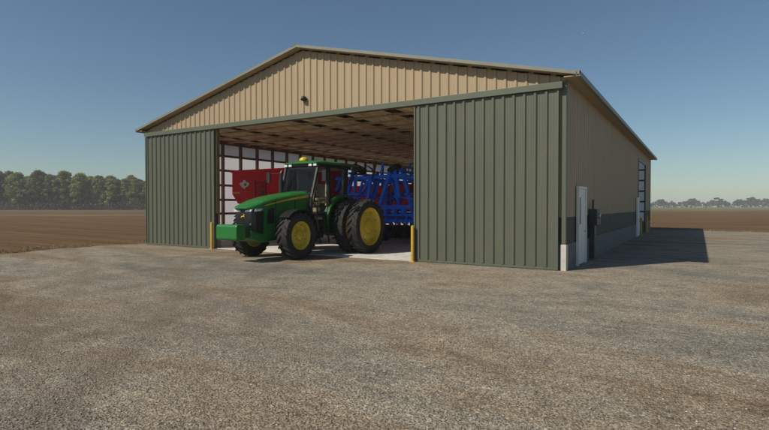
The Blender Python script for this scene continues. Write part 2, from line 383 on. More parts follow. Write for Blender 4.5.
def ribbed(mb, a, b, z0f, z1f, nrm, pitch=.305, h=.036, off=0, base=.125, top=.05):
    """corrugated sheet along a horizontal line a->b (2D), bottom/top height as functions of the distance"""
    a=Vector(a);b=Vector(b);Ln=(b-a).length;d=(b-a)/Ln;nrm=Vector(nrm)
    s=0;pts=[(0,0)];x=off
    while x < Ln:
        for q,hh in ((x-base/2,0),(x-top/2,h),(x+top/2,h),(x+base/2,0)):
            if 0<q<Ln: pts.append((q,hh))
        # two low stiffening beads between the ribs
        for c in (x+pitch*.37,x+pitch*.63):
            for q,hh in ((c-.012,0),(c,.004),(c+.012,0)):
                if 0<q<Ln: pts.append((q,hh))
        x+=pitch
    pts.append((Ln,0))
    P=[]
    for q,hh in pts:
        p=a+d*q+nrm*hh; P+= [(p.x,p.y,z0f(q)),(p.x,p.y,z1f(q))]
    mb.add(P,[(2*i,2*i+2,2*i+3,2*i+1) for i in range(len(pts)-1)])
    back=[]
    a2=a-nrm*.02;b2=b-nrm*.02
    qs=[0,Ln] if z1f(0)==z1f(Ln)==z1f(Ln/2) else [0,Ln/2,Ln]
    B=[]
    for q in qs:
        p=a2+d*q; B+=[(p.x,p.y,z0f(q)),(p.x,p.y,z1f(q))]
    mb.add(B,[(2*i,2*i+1,2*i+3,2*i+2) for i in range(len(qs)-1)])

# gable above the header, reaching between the corners
m=MB(); ribbed(m,(-W,0),(0,0),lambda q:5.14,lambda q:roofz(-W+q)-.12,(0,-1)); m.build('gable_wall',M['tan'],shed)
# narrow front strips at the corners (outside the sliding doors) and wall behind the doors
def front_strip(x0,x1):
    m=MB(); ribbed(m,(x0,0),(x1,0),lambda q:1.47,lambda q:5.10,(0,-1),off=.1); m.build('front_wall',M['tan'],shed)
    m=MB(); ribbed(m,(x0,0),(x1,0),lambda q:.72,lambda q:1.47,(0,-1),off=.1); m.build('wainscot',M['wainscot'],shed)
    m=MB(); m.box(x0,x1,-.02,.18,-.05,.72); m.build('footing',M['footing'],shed)
front_strip(-4.62,-.07); front_strip(-W+.07,-14.02)
# header: box track over the doors
m=MB(); m.box(-W+.05,-.05,-.20,-.035,5.0,5.145); m.box(-W+.05,-.05,-.215,-.203,4.97,5.15); m.build('door_header',M['trim_green'],shed,bevel=.006)
# side walls
YO0,YO1,ZO=19.45,24.0,4.5
m=MB()
ribbed(m,(0,0.0),(0,YO0),lambda q:1.47,lambda q:roofz(0)-.12,(1,0),h=.02)
ribbed(m,(0,YO0),(0,YO1),lambda q:ZO,lambda q:roofz(0)-.12,(1,0),h=.02)
ribbed(m,(0,YO1),(0,L),lambda q:1.47,lambda q:roofz(0)-.12,(1,0),h=.02)
m.build('side_wall',M['tan'],shed)
m=MB(); ribbed(m,(0,0),(0,YO0),lambda q:.72,lambda q:1.47,(1,0),h=.02); ribbed(m,(0,YO1),(0,L),lambda q:.72,lambda q:1.47,(1,0),h=.02); m.build('wainscot',M['wainscot'],shed)
m=MB(); m.box(-.16,.035,.2,YO0,-.05,.72); m.box(-.16,.035,YO1,L,-.05,.72); m.build('footing',M['footing'],shed,bevel=.01)
m=MB(); m.box(.0,.05,YO0-.12,YO0,0,ZO+.12); m.box(0,.05,YO1,YO1+.12,0,ZO+.12); m.box(0,.05,YO0,YO1,ZO,ZO+.12); m.build('opening_trim',M['trim_green'],shed)
# translucent pale sheets of the left and rear walls
m=MB(); m.add([(-W,0,0),(-W,L,0),(-W,L,roofz(-W)-.12),(-W,0,roofz(-W)-.12)],[(0,1,2,3)])
m.build('side_wall',M['liner'],shed)
m=MB(); m.add([(-W,L,0),(0,L,0),(0,L,roofz(0)-.12),(-W/2,L,RZ-.12),(-W,L,roofz(-W)-.12)],[(0,1,2,3,4)])
m.build('rear_wall',M['liner_rear'],shed)
# pale liner sheets inside the right wall and the front wall
for bx_ in ((-.05,-.03,.2,YO0-.05,.72,CB),(-.05,-.03,YO1+.1,L-.1,.72,CB),(-4.4,-.3,.03,.05,.73,CB),(-W+.3,-14.3,.03,.05,.73,CB)):
    m=MB(); m.box(*bx_); m.build('liner_sheet',M['white_paint'],shed)
# corner trims
for x0,x1 in ((-.085,.03),(-W-.03,-W+.085)):
    m=MB(); m.box(x0,x1,-.05,.07,.72,5.2); m.build('corner_trim',M['trim_green'],shed,bevel=.006)
    m=MB(); m.box(x0-.02,x1+.02,-.07,.17,-.05,.717); m.build('corner_footing',mat('pale_footing',(.52,.50,.45),.85,var=.12,scale=5,dirt=.2),shed,bevel=.008)
m=MB(); m.box(-.07,.04,L-.08,L+.04,.72,5.2); m.build('corner_trim',M['trim_green'],shed)
# roof
OY0,OY1=-.31,L+.3
def roof_half(sgn):
    xe = EX if sgn>0 else -W-EX; xr=-W/2
    m=MB(); nx=.04
    # standing ribs on top
    a,b=(xe,xr) if sgn>0 else (xr,xe)
    m.add([(xe,OY0,EZ),(xr,OY0,RZ),(xr,OY1,RZ),(xe,OY1,EZ)],[(0,1,2,3)])
    y=OY0+.15
    while y<OY1-.05:
        m.add([(xe,y-.04,EZ),(xr,y-.04,RZ),(xe,y,EZ+.03),(xr,y,RZ+.03),(xe,y+.04,EZ),(xr,y+.04,RZ)],[(0,1,3,2),(2,3,5,4)]); y+=.305
    m.build('roof_panel',M['roof'],shed)
    m=MB(); m.add([(xe,OY0,EZ-.03),(xr,OY0,RZ-.03),(xr,OY1,RZ-.03),(xe,OY1,EZ-.03)],[(0,1,2,3)]); m.build('roof_underside',M['roof_under'],shed)
    # rake fascia
    for y0,y1 in ((OY0-.02,OY0+.02),(OY1-.02,OY1+.02)):
        m=MB(); xo=xe+sgn*.10; m.prism([(xo,EZ+.03),(xe,EZ+.035),(xr,RZ+.035),(xr,RZ-.065),(xe,EZ-.065),(xo,EZ-.075)],'y',y0,y1); m.build('rake_fascia',M['fascia'],shed)
    # eave gutter
    g0=xe+ (.0 if sgn>0 else -.10)
    m=MB(); m.prism([(g0,EZ-.12),(g0+.10,EZ-.12),(g0+.10,EZ+.02),(g0+.085,EZ+.02),(g0+.085,EZ-.105),(g0+.015,EZ-.105),(g0+.015,EZ+.0),(g0,EZ+.0)],'y',OY0-.02,OY1+.02); m.build('gutter',M['fascia'],shed)
    # eave soffit
    xi = -.0 if sgn>0 else -W
    m=MB(); m.box(min(xi,xe)+.002,max(xi,xe)-.002,OY0+.03,OY1-.03,EZ-.10,EZ-.07); m.build('soffit',M['tan'],shed)
roof_half(1); roof_half(-1)
# front rake soffit, thin and dark-tan under the overhang
for xe in (EX,-W-EX):
    m=MB(); m.prism([(xe,EZ-.05),(-W/2,RZ-.05),(-W/2,RZ-.07),(xe,EZ-.07)],'y',OY0+.02,-.03); m.build('rake_soffit',M['tan'],shed)
m=MB(); m.prism([(-W/2-.25,RZ+.035-SL*.25),(-W/2,RZ+.06),(-W/2+.25,RZ+.035-SL*.25),(-W/2+.25,RZ+.02-SL*.25),(-W/2,RZ+.045),(-W/2-.25,RZ+.02-SL*.25)],'y',OY0-.03,OY1+.03); m.build('ridge_cap',M['fascia'],shed)
# floor slab
m=MB(); m.box(-W+.05,-.17,-.12,L-.1,-.3,.03); fl=m.build('floor_slab',M['slab'],shed)
# frame
TY=[1.08+1.2*k for k in range(-1,23)]
TY=[max(y,.2) for y in TY if y<L-.1]
def truss(y):
    m=MB(); t=.045
    def seg(x0,z0,x1,z1,h): m.bar((x0,y,z0),(x1,y,z1),t,h)
    m.box(-W+.06,-.06,y-.05,y+.05,CB+.075,CB+.115)
    for s in (0,1):
        xa=-.06 if s==0 else -W+.06; m.bar((xa,y+.05,roofz(xa)-.26),(-W/2,y+.05,RZ-.26),t,.18)
    xs=[-W/2+2.35*k for k in (-3,-2,-1,0,1,2,3)]
    for i,x in enumerate(xs):
        tz=roofz(x)-.3
        for dx in (-1.17,1.17):
            x2=x+dx
            if -W+.3<x2<-.3: m.bar((x,y-.05,CB+.1),(x2,y-.05,roofz(x2)-.28),t*.9,.12)
    m.bar((-W/2,y-.05,CB+.1),(-W/2,y-.05,RZ-.3),t,.12)
    return m.build('truss',M['wood'],shed)
for y in TY: truss(y)
CELLX=(-1.9,-4.2,-6.5,-8.72,-11.05,-14.85,-17.25)
m=MB(); x=-W+.07; cz=CB+.13
while x<-.3:
    x1=x+R.choice((.27,.28,.29)); zz=cz+R.uniform(0,.022)
    cell=any(abs((x+x1)/2-c)<.34 for c in CELLX)
    if cell:
        y=.12; k=0
        while 1.68+1.2*k+.52<L-.1:
            c=1.68+1.2*k; m.box(x,x1-.006,y,c-.52,zz,zz+.025); y=c+.52; k+=1
        m.box(x,x1-.006,y,L-.07,zz,zz+.025)
    else:
        y=.12
        while y<L-.08:
            y2=min(L-.07,y+R.choice((1.2,2.4,2.4,3.6))); zz=cz+R.uniform(0,.022); m.box(x,x1-.006,y,y2-.008,zz,zz+.025); y=y2
    x=x1
m.build('ceiling_boards',M['boards'],shed)
k=0
for s in (-1,1):
    d=.35
    while d<W/2:
        x=-W/2+s*d; z=roofz(x)-.115
        m=MB(); m.box(x-.075,x+.075,.06,L-.06,z-.03,z+.06); m.build('purlin',M['wood'],shed); d+=.62
# posts and girts of left, rear and right walls
for y in [.55+1.25*k for k in range(22)]:
    if y>L-.1: continue
    m=MB(); m.box(-W+.05,-W+.20,y-.06,y+.06,.03,CB-.002); m.build('post',M['wood_dark'],shed)
for z in (.62,1.38,2.12,2.90,3.70,4.48,5.23):
    m=MB(); m.box(-W+.01,-W+.05,.1,L-.05,z-.06,z+.06)
    if z > 5: m.box(-W+.20,-W+.24,.1,L-.05,z-.17,z-.09)
    m.build('girt',M['wood_dark'],shed)
    m=MB(); m.box(-W+.05,-.1,L-.05,L-.01,z-.06,z+.06); m.build('girt',M['wood_dark'],shed)
for x in [-1.0-1.3*k for k in range(14)]:
    m=MB(); m.box(x-.06,x+.06,L-.2,L-.052,.03,CB+.2); m.build('post',M['wood_dark'],shed)
for y in [.6+2.6*k for k in range(11)]:
    if YO0-.2<y<YO1+.2: continue
    m=MB(); m.box(-.20,-.05,y-.06,y+.06,.03,CB-.002); m.build('post',M['wood_dark'],shed)
for x in (-14.05,-4.6):
    s=-1 if x<-9 else 1
    m=MB(); m.box(min(x,x+s*.16),max(x,x+s*.16),.02,.17,.03,5.1); m.build('post',M['wood_dark'],shed)
# lintel timber
m=MB(); m.box(-14.0,-4.65,.03,.08,4.98,5.3); m.build('lintel',M['wood_dark'],shed)

# sliding doors
def slide(x0,x1,label,edge_x):
    t=MB(); ribbed(t,(x0+.05,-.13),(x1-.05,-.13),lambda q:.09,lambda q:4.94,(0,-1),h=.042,off=.12)
    d=t.build('sliding_door',M['green_steel'],shed); d['label']=label
    f=MB()
    f.box(x0,x0+.05,-.165,-.08,.02,4.96); f.box(x1-.05,x1,-.165,-.08,.02,4.96)
    f.box(x0+.05,x1-.05,-.162,-.08,.02,.085); f.box(x0+.05,x1-.05,-.162,-.08,4.943,4.96)
    f.build('door_frame',M['trim_green'],d,bevel=.004)
slide(-4.62,-.15,'wide green sliding door leaf on the right of the opening',-4.6)
slide(-W+.05,-14.03,'narrow green sliding door leaf on the left of the opening',-14)
# gable lamp
m=MB(); m.lathe([(-.0,.0),(-.0,.12),(-.09,.125),(-.16,.10),(-.19,.05),(-.195,0)],(-9.22,-.05,5.71),'y',20); l=m.build('gable_lamp',M['black'],shed,autos=40); l.location=(-9.22*.22,-.05*.22+.0,5.71*.22); l.scale=(.78,.78,.78)
m=MB(); m.lathe([(-.02,.0),(-.02,.105),(0,.11),(.07,.08),(.09,0)],(0,0,0),'x',16)
o=m.build('lamp_lens',mat('dull_lens',(.28,.28,.28),.3),l,autos=40); o.scale=(.8,.8,.8); o.location=(-9.31,-.16,5.71); o.rotation_euler=(0,0,rad(215))
# walk doors on the right side
def walk(y0,y1,h,label):
    m=MB(); m.box(.036,.075,y0+.06,y1-.06,.02,h-.07); d=m.build('walk_door',M['white_paint'],shed,bevel=.004); d['label']=label
    m=MB(); m.box(.036,.12,y0,y0+.06,0,h); m.box(.036,.12,y1-.06,y1,0,h); m.box(.036,.12,y0+.06,y1-.06,h-.07,h); m.build('door_frame',M['white_paint'],d,bevel=.004)
    m=MB(); m.box(.0751,.083,y0+.18,y0+.48,h*.52,h*.86); m.build('door_window',M['sign_dark'],d)
    m=MB(); m.tube((.075,y1-.16,1.0),(.13,y1-.16,1.0),.014); m.tube((.13,y1-.16,1.0),(.13,y1-.27,1.0),.012); m.build('handle',M['steel'],d)
walk(1.30,2.55,2.37,'white walk door near the front corner of the shed')
walk(18.1,19.3,2.28,'white walk door beside the tall side opening')
# electric cabinet
m=MB(); m.box(.036,.30,3.3,3.95,1.15,1.68); e=m.build('electric_box',M['boxgrey'],shed,bevel=.01)
m=MB(); m.box(.036,.20,3.42,3.75,.05,1.15); m.tube((.12,3.6,1.68),(.12,3.6,2.0),.03); m.build('conduit',M['boxgrey'],e)
m=MB(); m.lathe([(0,0),(0,.09),(.05,.085),(.06,0)],(.30,3.62,1.45),'x',16); m.build('meter',M['steel'],e,autos=40)

# yellow guards at the openings
def guard(x,y,h,label,r=.055):
    g=empty('door_guard',(x,y,0)); tag(g,label,'bollard','yellow guard posts at the shed openings')
    m=MB(); m.lathe([(0,r),(h-.05,r),(h-.015,r*.8),(h,0)],(0,0,0),'z',16); m.build('guard_post',M['yellow'],g,autos=40)
    m=MB(); m.box(-r*1.6,r*1.6,-r*1.6,r*1.6,0,.03); m.build('base_plate',M['yellow'],g)
guard(-4.60,-.27,1.17,'yellow guard post beside the right edge of the large front opening')
guard(-14.05,-.27,1.12,'yellow guard post behind the tractor at the left edge of the front opening')
guard(.16,19.75,1.1,'yellow guard post at the near edge of the tall side opening')
guard(.16,23.95,1.1,'farthest yellow guard post at the rear edge of the side opening')

# ------------------------------------------------------------------ tractor (drives toward -Y)
TX=-9.35
tr=empty('tractor',(TX,0,0)); tag(tr,'green tractor with yellow wheels standing half out of the shed','tractor')
def wheel(x,y,Rr,Wd,rimr,side,lugs,parent=tr,steer=0):
    """side +1: outer face looks to +X"""
    hub=MB(); hub.tube((-side*.35,0,0),(side*.02,0,0),.13,n=16); hub=hub.build('wheel',M['jyellow'],parent,autos=40)
    hub.location=(x,y,Rr); hub.rotation_euler=(0,0,steer)
    h=Wd/2; Rc=Rr-.045
    t=MB()
    prof=[(-h*.72,rimr-.02),(-h*.90,rimr+.05),(-h*1.0,(rimr+Rc)/2),(-h*.97,Rc-.10),(-h*.84,Rc-.02),(-h*.4,Rc+.0),(0,Rc+.005),(h*.4,Rc),(h*.84,Rc-.02),(h*.97,Rc-.10),(h,(rimr+Rc)/2),(h*.90,rimr+.05),(h*.72,rimr-.02)]
    t.lathe(prof,(0,0,0),'x',56)
    for k in range(lugs):
        for s in (-1,1):
            t0=2*math.pi*(k+(.5 if s>0 else 0))/lugs
            # chevron lug: three stations from the centre line to the shoulder
            sts=[(0.02*s,t0,Rc-.03,Rr+.002,.030),(s*h*.55,t0+.55*h/Rr*.75,Rc-.03,Rr,.034),(s*h*.95,t0+.95*h/Rr*.85,Rc-.08,Rr-.028,.045),(s*h*1.015,t0+1.0*h/Rr*.92,Rc-.17,Rc-.10,.04)]
            secs=[]
            for xx,th,r0,r1,wd in sts:
                da=wd/Rr
                secs.append([(xx,r*math.cos(a),r*math.sin(a)) for r,a in ((r0,th-da*1.2),(r0,th+da*1.2),(r1,th+da*.8),(r1,th-da*.8))])
            t.loft(secs)
    t.build('tyre',M['rubber'],hub,autos=35)
    r=MB(); o=side
    r.lathe([(-h*.74*o,rimr-.03),(-h*.74*o,rimr+.0),(h*.70*o,rimr-.0),(h*.76*o,rimr+.012),(h*.80*o,rimr-.006),(h*.74*o,rimr-.035),(h*.55*o,rimr-.075),(h*.25*o,rimr-.10),(h*.16*o,rimr-.16),(h*.22*o,rimr*.62),(h*.30*o,rimr*.5),(h*.30*o,rimr*.34),(h*.52*o,rimr*.30),(h*.55*o,rimr*.24),(h*.57*o,0)],(0,0,0),'x',44)
    r.lathe([(-h*.74*o,rimr-.03),(-h*.1*o,rimr-.12),(-h*.05*o,0)],(0,0,0),'x',44)
    rm=r.build('rim',M['jyellow'],hub,autos=32)
    bm_=MB()
    for k in range(10):
        a=2*math.pi*k/10; c=(h*.30*o,rimr*.42*math.cos(a),rimr*.42*math.sin(a)); bm_.tube(c,(c[0]+.03*o,c[1],c[2]),.018,n=6)
    for k in range(8):
        a=2*math.pi*(k+.5)/8; c=(h*.20*o,rimr*.78*math.cos(a),rimr*.78*math.sin(a)); bm_.tube((c[0]-.01*o,c[1],c[2]),(c[0]+.04*o,c[1],c[2]),.028,n=6)
    bm_.build('wheel_bolts',mat('bolt_yellow',(.42,.30,.02),.45),hub)
    return hub
FY,RY=-1.56,1.38
for s in (1,-1):
    wheel(s*1.07,FY,.80,.48,.47,s,20)
    wheel(s*1.90,RY,1.02,.46,.70,s,24)
    wheel(s*1.27,RY,1.02,.46,.70,s,24)
# axles
m=MB(); m.tube((-1.9,RY,1.02),(1.9,RY,1.02),.11,n=16); m.tube((-.62,RY,1.02),(.62,RY,1.02),.24,n=18); m.box(-.33,.33,.1,1.9,.72,1.35); m.build('rear_axle',M['chassis'],tr,autos=40)
m=MB(); m.bar((-.9,FY,.74),(.9,FY,.74),.2,.2); m.tube((-.55,FY+.2,.72),(.55,FY+.2,.72),.04); m.tube((.84,FY,.5),(.84,FY,1.02),.10); m.tube((-.84,FY,.5),(-.84,FY,1.02),.10); m.build('front_axle',M['chassis'],tr)
# chassis rails and front support casting
m=MB(); m.prism([(-2.9,.78),(-2.5,.62),(-1.2,.62),(.3,.6),(.3,1.25),(-2.9,1.0)],'x',-.30,.30); m.build('chassis',M['jgreen'],tr,bevel=.02)
m=MB(); m.prism([(-3.02,.74),(-2.55,.60),(-2.2,.60),(-2.2,.79),(-3.02,1.0)],'x',-.46,.46); m.build('front_casting',M['jgreen'],tr,bevel=.03)
# front weight
m=MB(); m.prism([(-3.62,.76),(-3.57,.70),(-3.32,.70),(-3.24,.78),(-3.24,1.16),(-3.32,1.20),(-3.58,1.20),(-3.62,1.15)],'x',-.46,.46); wt=m.build('front_weight',M['jgreen'],tr,bevel=.025)
m=MB(); m.box(-.30,.30,-3.25,-2.90,.84,1.12); m.box(-.38,-.30,-3.26,-2.8,.80,1.08); m.box(.30,.38,-3.26,-2.8,.80,1.08); m.build('weight_bracket',M['chassis'],wt)
# hood
def hsec(y,wd,zt,zb,sh=.10,ch=.0):
    return [(-wd,y,zb),(-wd,y,zt-sh*1.5),(-wd+.035,y,zt-sh*.7),(-wd+.12,y,zt-.02),(-wd*.5,y,zt+.012),(0,y,zt+.02+ch),(wd*.5,y,zt+.012),(wd-.12,y,zt-.02),(wd-.035,y,zt-sh*.7),(wd,y,zt-sh*1.5),(wd,y,zb)]
m=MB()
m.loft([hsec(-3.04,.24,1.725,1.695,.012),hsec(-2.93,.38,1.79,1.685,.03),hsec(-2.70,.45,1.88,1.66,.06),hsec(-2.46,.475,1.97,1.60,.09)])
m.loft([hsec(-2.46,.475,1.97,.70,.09),hsec(-2.0,.485,2.08,.74),hsec(-1.5,.49,2.16,1.25),hsec(-1.0,.50,2.23,1.28),hsec(-.3,.52,2.31,1.28)])
hd=m.build('hood',M['jgreen'],tr,autos=38)
# side vents (black) and yellow stripe
for s in (1,-1):
    m=MB(); x=s*.494
    m.prism([(-2.34,1.20),(-2.05,1.23),(-2.02,1.72),(-2.30,1.67)],'x',x,x+s*.012); 
    for k in range(8): m.bar((x+s*.014,-2.36+.04*k,1.20),(x+s*.014,-2.34+.04*k,1.54),.012,.012)
    m.build('side_vent',M['black'],hd)
    m=MB()
    pts=[(-2.44,1.79,.480),(-2.0,1.88,.490),(-1.5,1.97,.496),(-1.0,2.05,.506),(-.32,2.13,.524)]
    P=[];T=[.016,.022,.028,.034,.044]
    for (y,z,xx),t in zip(pts,T): P+=[(s*(xx+.006),y,z-t),(s*(xx+.006),y,z+t),(s*(xx-.006),y,z-t),(s*(xx-.006),y,z+t)]
    Fs=[]
    for i in range(4):
        a=4*i;b=a+4; Fs+=[(a,b,b+1,a+1),(a+1,b+1,b+3,a+3),(a+3,b+3,b+2,a+2),(a+2,b+2,b,a)]
    Fs+=[(0,1,3,2),(16,18,19,17)]
    m.add(P,Fs); m.build('hood_stripe',M['jyellow'],hd)
for yy,zt in ((-1.95,2.0),(-1.02,2.14)):
    for s in (1,-1):
        m=MB(); x=s*(.492 if yy<-1.5 else .503); m.box(min(x,x+s*.006),max(x,x+s*.006),yy-.008,yy+.008,1.32 if yy>-1.5 else .80,zt-.0); m.build('panel_seam',M['matt_black'],hd)
# nose grille (black), wraps round to the sides
m=MB(); 
def nsec(z,dy,wd): return [(-wd,-2.47,z),(-wd,-2.80+dy,z),(-wd+.10,-2.91+dy,z),(wd-.10,-2.91+dy,z),(wd,-2.80+dy,z),(wd,-2.47,z)]
m.loft([nsec(.80,.06,.40),nsec(1.06,.02,.44),nsec(1.25,.0,.45),nsec(1.56,-.01,.455),nsec(1.69,-.0,.45)]); gr=m.build('grille',M['black'],tr,autos=30)
m=MB()
for k in range(9): z=1.15+.045*k; m.box(-.30,.30,-2.925,-2.905,z,z+.012)
for k in range(9): x=-.32+.08*k; m.box(x-.004,x+.004,-2.921,-2.906,1.12,1.55)
m.build('grille_bars',M['black'],gr)
for s in (1,-1):
    m=MB(); m.prism([(s*.10,1.585),(s*.36,1.60),(s*.42,1.67),(s*.13,1.645)],'y',-2.945,-2.90); m.prism([(-2.86,1.60),(-2.60,1.62),(-2.52,1.70),(-2.84,1.68)],'x',s*.456,s*.47); m.build('headlight',M['lamp'],gr)
    m=MB(); m.tube((s*.33,-2.90,1.20),(s*.33,-2.935,1.20),.028,n=12); m.build('work_lamp',M['steel'],gr)
# leaping deer badge: yellow silhouette
m=MB(); bx,bz,sc=-.0,1.45,.0023
deer=[(-34,-8),(-26,2),(-12,6),(4,6),(14,12),(20,22),(16,30),(22,26),(24,34),(28,25),(36,20),(30,14),(26,4),(30,-6),(40,-12),(30,-12),(18,-4),(4,-6),(-10,-6),(-20,-14),(-34,-22),(-40,-20),(-28,-12)]
m.prism([(bx+a*sc,bz+b*sc) for a,b in deer],'y',-2.945,-2.928); m.build('deer_badge',M['jyellow'],gr)
# front fenders
def arcfender(parent,name,cx,cy,cz,r,x0,x1,a0,a1,th,m_,n=14,lip=0):
    b=MB(); secs=[]
    for k in range(n+1):
        a=rad(a0+(a1-a0)*k/n); c,s=math.cos(a),math.sin(a)
        secs.append([(x0,cy+r*c,cz+r*s),(x1,cy+r*c,cz+r*s),(x1,cy+(r-lip)*c,cz+(r-lip)*s) if lip else (x1,cy+(r-th)*c,cz+(r-th)*s),(x1-.02*(1 if x1>x0 else -1),cy+(r-th)*c,cz+(r-th)*s),(x0,cy+(r-th)*c,cz+(r-th)*s)])
    b.loft(secs); return b.build(name,m_,parent,autos=30)
for s in (1,-1):
    arcfender(tr,'front_fender',0,FY,.80,.865,s*.84,s*1.26,15,135,.02,M['matt_black'])
    m=MB(); m.bar((s*.80,FY+.1,1.0),(s*.86,FY+.1,1.68),.04,.05); m.build('fender_stay',M['black'],tr)
    f=arcfender(tr,'rear_fender',0,RY,1.05,1.17,s*.76,s*.94,20,196,.04,M['jgreen'],22,lip=.10)
    # inner fender wall
    b=MB(); pts=[(RY+1.14*math.cos(rad(a)),1.05+1.14*math.sin(rad(a))) for a in range(20,197,11)]+[(RY-.9,.75),(RY+.5,.9)]
    b.prism(pts,'x',s*.70,s*.755); b.build('fender_wall',M['chassis'],tr)
# tank and steps at the near side, battery box at the other
for s in (1,-1):
    m=MB(); m.prism([(-.62,.62),(.15,.62),(.15,1.28),(-.70,1.28),(-.72,.80)],'x',s*.34,s*.86); m.build('fuel_tank',M['black'],tr,bevel=.05)
m=MB()
for k,(z,xx) in enumerate(((.48,1.10),(.78,1.05),(1.08,1.0),(1.38,.95))): m.box(xx-.16,xx+.10,-.42,.02,z,z+.03)
m.bar((1.18,-.44,.45),(1.0,-.44,1.5),.03,.05); m.bar((1.18,.04,.45),(1.0,.04,1.5),.03,.05); m.build('steps',M['black'],tr)
m=MB(); m.path([(1.02,-.48,1.45),(1.08,-.50,1.9),(1.0,-.46,2.35)],.016); m.path([(1.02,.10,1.45),(1.08,.12,1.9),(1.0,.10,2.3)],.016); m.build('handrail',M['black'],tr)
m=MB(); m.box(.56,.90,-.25,.02,1.30,1.42); m.build('step_pad',M['beige'],tr,bevel=.02)
# cab
CY0,CY1,CW=-.32,1.62,.80; ZB,ZR=1.50,3.24
m=MB(); m.prism([(-.30,1.28),(1.55,1.30),(1.62,1.62),(1.40,1.66),(.35,1.52),(-.32,1.5)],'x',-.78,.78); cab=m.build('cab',M['black'],tr,bevel=.03)
def pil(pts,wd,dp=None):
    b=MB()
    for a,c in zip(pts,pts[1:]): b.bar(a,c,wd,dp or wd,up=(0,1,0))
    return b
for s in (1,-1):
    for nm,pts,wd in (('pillar',[(s*.70,-.42,ZB-.05),(s*.74,-.40,2.1),(s*.76,-.06,ZR+.02)],.075),
                      ('pillar',[(s*.80,.50,ZB),(s*.82,.48,2.3),(s*.78,.52,ZR+.02)],.10),
                      ('pillar',[(s*.72,1.64,ZB+.1),(s*.74,1.66,2.3),(s*.72,1.74,ZR+.02)],.09)):
        pil(pts,wd).build(nm,M['black'],cab)
    b=MB(); b.add([(s*.71,-.41,ZB),(s*.80,.46,ZB),(s*.82,.48,2.3),(s*.78,.52,ZR),(s*.76,-.06,ZR),(s*.74,-.40,2.1)],[(0,1,2,3,4,5)]); b.build('door_glass',M['glass'],cab)
    b=MB(); b.add([(s*.80,.50,ZB+.1),(s*.72,1.64,ZB+.15),(s*.74,1.66,2.3),(s*.72,1.74,ZR),(s*.78,.52,ZR),(s*.82,.48,2.3)],[(0,1,2,3,4,5)]); b.build('side_glass',M['glass'],cab)
b=MB(); b.add([(-.69,-.43,ZB),(.69,-.43,ZB),(.73,-.42,2.1),(.74,-.08,ZR),(-.74,-.08,ZR),(-.73,-.42,2.1)],[(0,1,2,5),(5,2,3,4)]); b.build('windscreen',M['glass'],cab)
b=MB(); b.add([(-.70,1.65,ZB+.15),(.70,1.65,ZB+.15),(.70,1.74,ZR),(-.70,1.74,ZR)],[(0,1,2,3)]); b.build('rear_glass',M['glass'],cab)
# beige trim on the inside of pillars, seat, steering wheel, console
b=MB()
for s in (1,-1): b.bar((s*.66,-.34,ZB),(s*.70,-.02,ZR-.1),.05,.05); b.bar((s*.68,.50,ZB+.3),(s*.70,.50,ZR-.1),.05,.06); b.bar((s*.64,1.58,ZB+.4),(s*.66,1.66,ZR-.1),.06,.06)
b.box(-.70,.70,.0,1.6,ZR-.08,ZR-.03); b.build('cab_lining',M['beige'],cab)
b=MB(); b.box(-.26,.26,.62,1.12,1.78,1.92); b.build('seat',M['brown_seat'],cab,bevel=.04)
b=MB(); b.prism([(1.02,1.90),(1.16,1.90),(1.26,2.55),(1.20,2.66),(1.12,2.62)],'x',-.25,.25); b.build('backrest',M['brown_seat'],cab,bevel=.04)
b=MB(); b.box(-.20,.20,.70,1.05,1.5,1.78); b.build('seat_base',M['beige'],cab)
b=MB(); b.box(.28,.42,.35,1.0,1.98,2.08); b.box(-.42,-.30,.55,1.0,1.98,2.06); b.build('armrest',M['beige'],cab,bevel=.02)
b=MB(); b.prism([(-.02,1.5),(.16,1.5),(.22,2.12),(.10,2.2)],'x',-.12,.12); b.build('console',M['beige'],cab,bevel=.03)
b=MB(); 
c0=Vector((0,.30,2.26)); ax=Vector((0,.35,.94)).normalized(); u=Vector((1,0,0)); v2=ax.cross(u)
pts=[c0+(u*math.cos(2*math.pi*k/18)+v2*math.sin(2*math.pi*k/18))*.20 for k in range(19)]
b.path(pts,.016,6); b.path([pts[0],pts[9]],.014,6); b.path([c0-ax*.12,c0],.02,6); b.build('steering_wheel',M['black'],cab)
b=MB(); b.box(.30,.52,.10,.16,2.3,2.48); b.bar((.42,.2,2.3),(.42,.4,2.05),.02); b.build('monitor',M['black'],cab)
# roof
def rsec(y,wd,z0,z1): return [(-wd,y,z0),(-wd-.02,y,(z0+z1)/2),(-wd+.05,y,z1-.03),(-wd+.22,y,z1),(0,y,z1+.015),(wd-.22,y,z1),(wd-.05,y,z1-.03),(wd+.02,y,(z0+z1)/2),(wd,y,z0)]
b=MB(); b.loft([rsec(-.16,.70,3.340,3.380),rsec(-.08,.82,3.330,3.420),rsec(.15,.88,3.320,3.450),rsec(1.9,.89,3.320,3.460),rsec(2.28,.84,3.330,3.430),rsec(2.36,.74,3.340,3.400)]); rf=b.build('cab_roof',M['jgreen'],cab,autos=40)
b=MB(); b.prism([(-.16,3.315),(-.10,3.220),(1.86,3.220),(1.93,3.315)],'x',-.83,.83); b.build('roof_liner',M['black'],rf,bevel=.02)
for x in (-.70,-.48,.48,.70):
    b=MB(); b.box(x-.07,x+.07,-.175,-.12,3.235,3.310); b.build('roof_lamp',M['lamp'],rf)
b=MB(); b.lathe([(-.02,.17),(.03,.175),(.08,.15),(.12,.09),(.135,0)],(0,.05,3.460),'z',24); b.build('receiver_dome',M['jyellow'],rf,autos=40)
b=MB(); b.tube((-.80,1.75,3.480),(-.80,1.75,3.560),.045); b.lathe([(0,.05),(.09,.05),(.12,.03),(.13,0)],(-.80,1.75,3.560),'z',14); b.build('beacon',M['amber'],rf,autos=40)
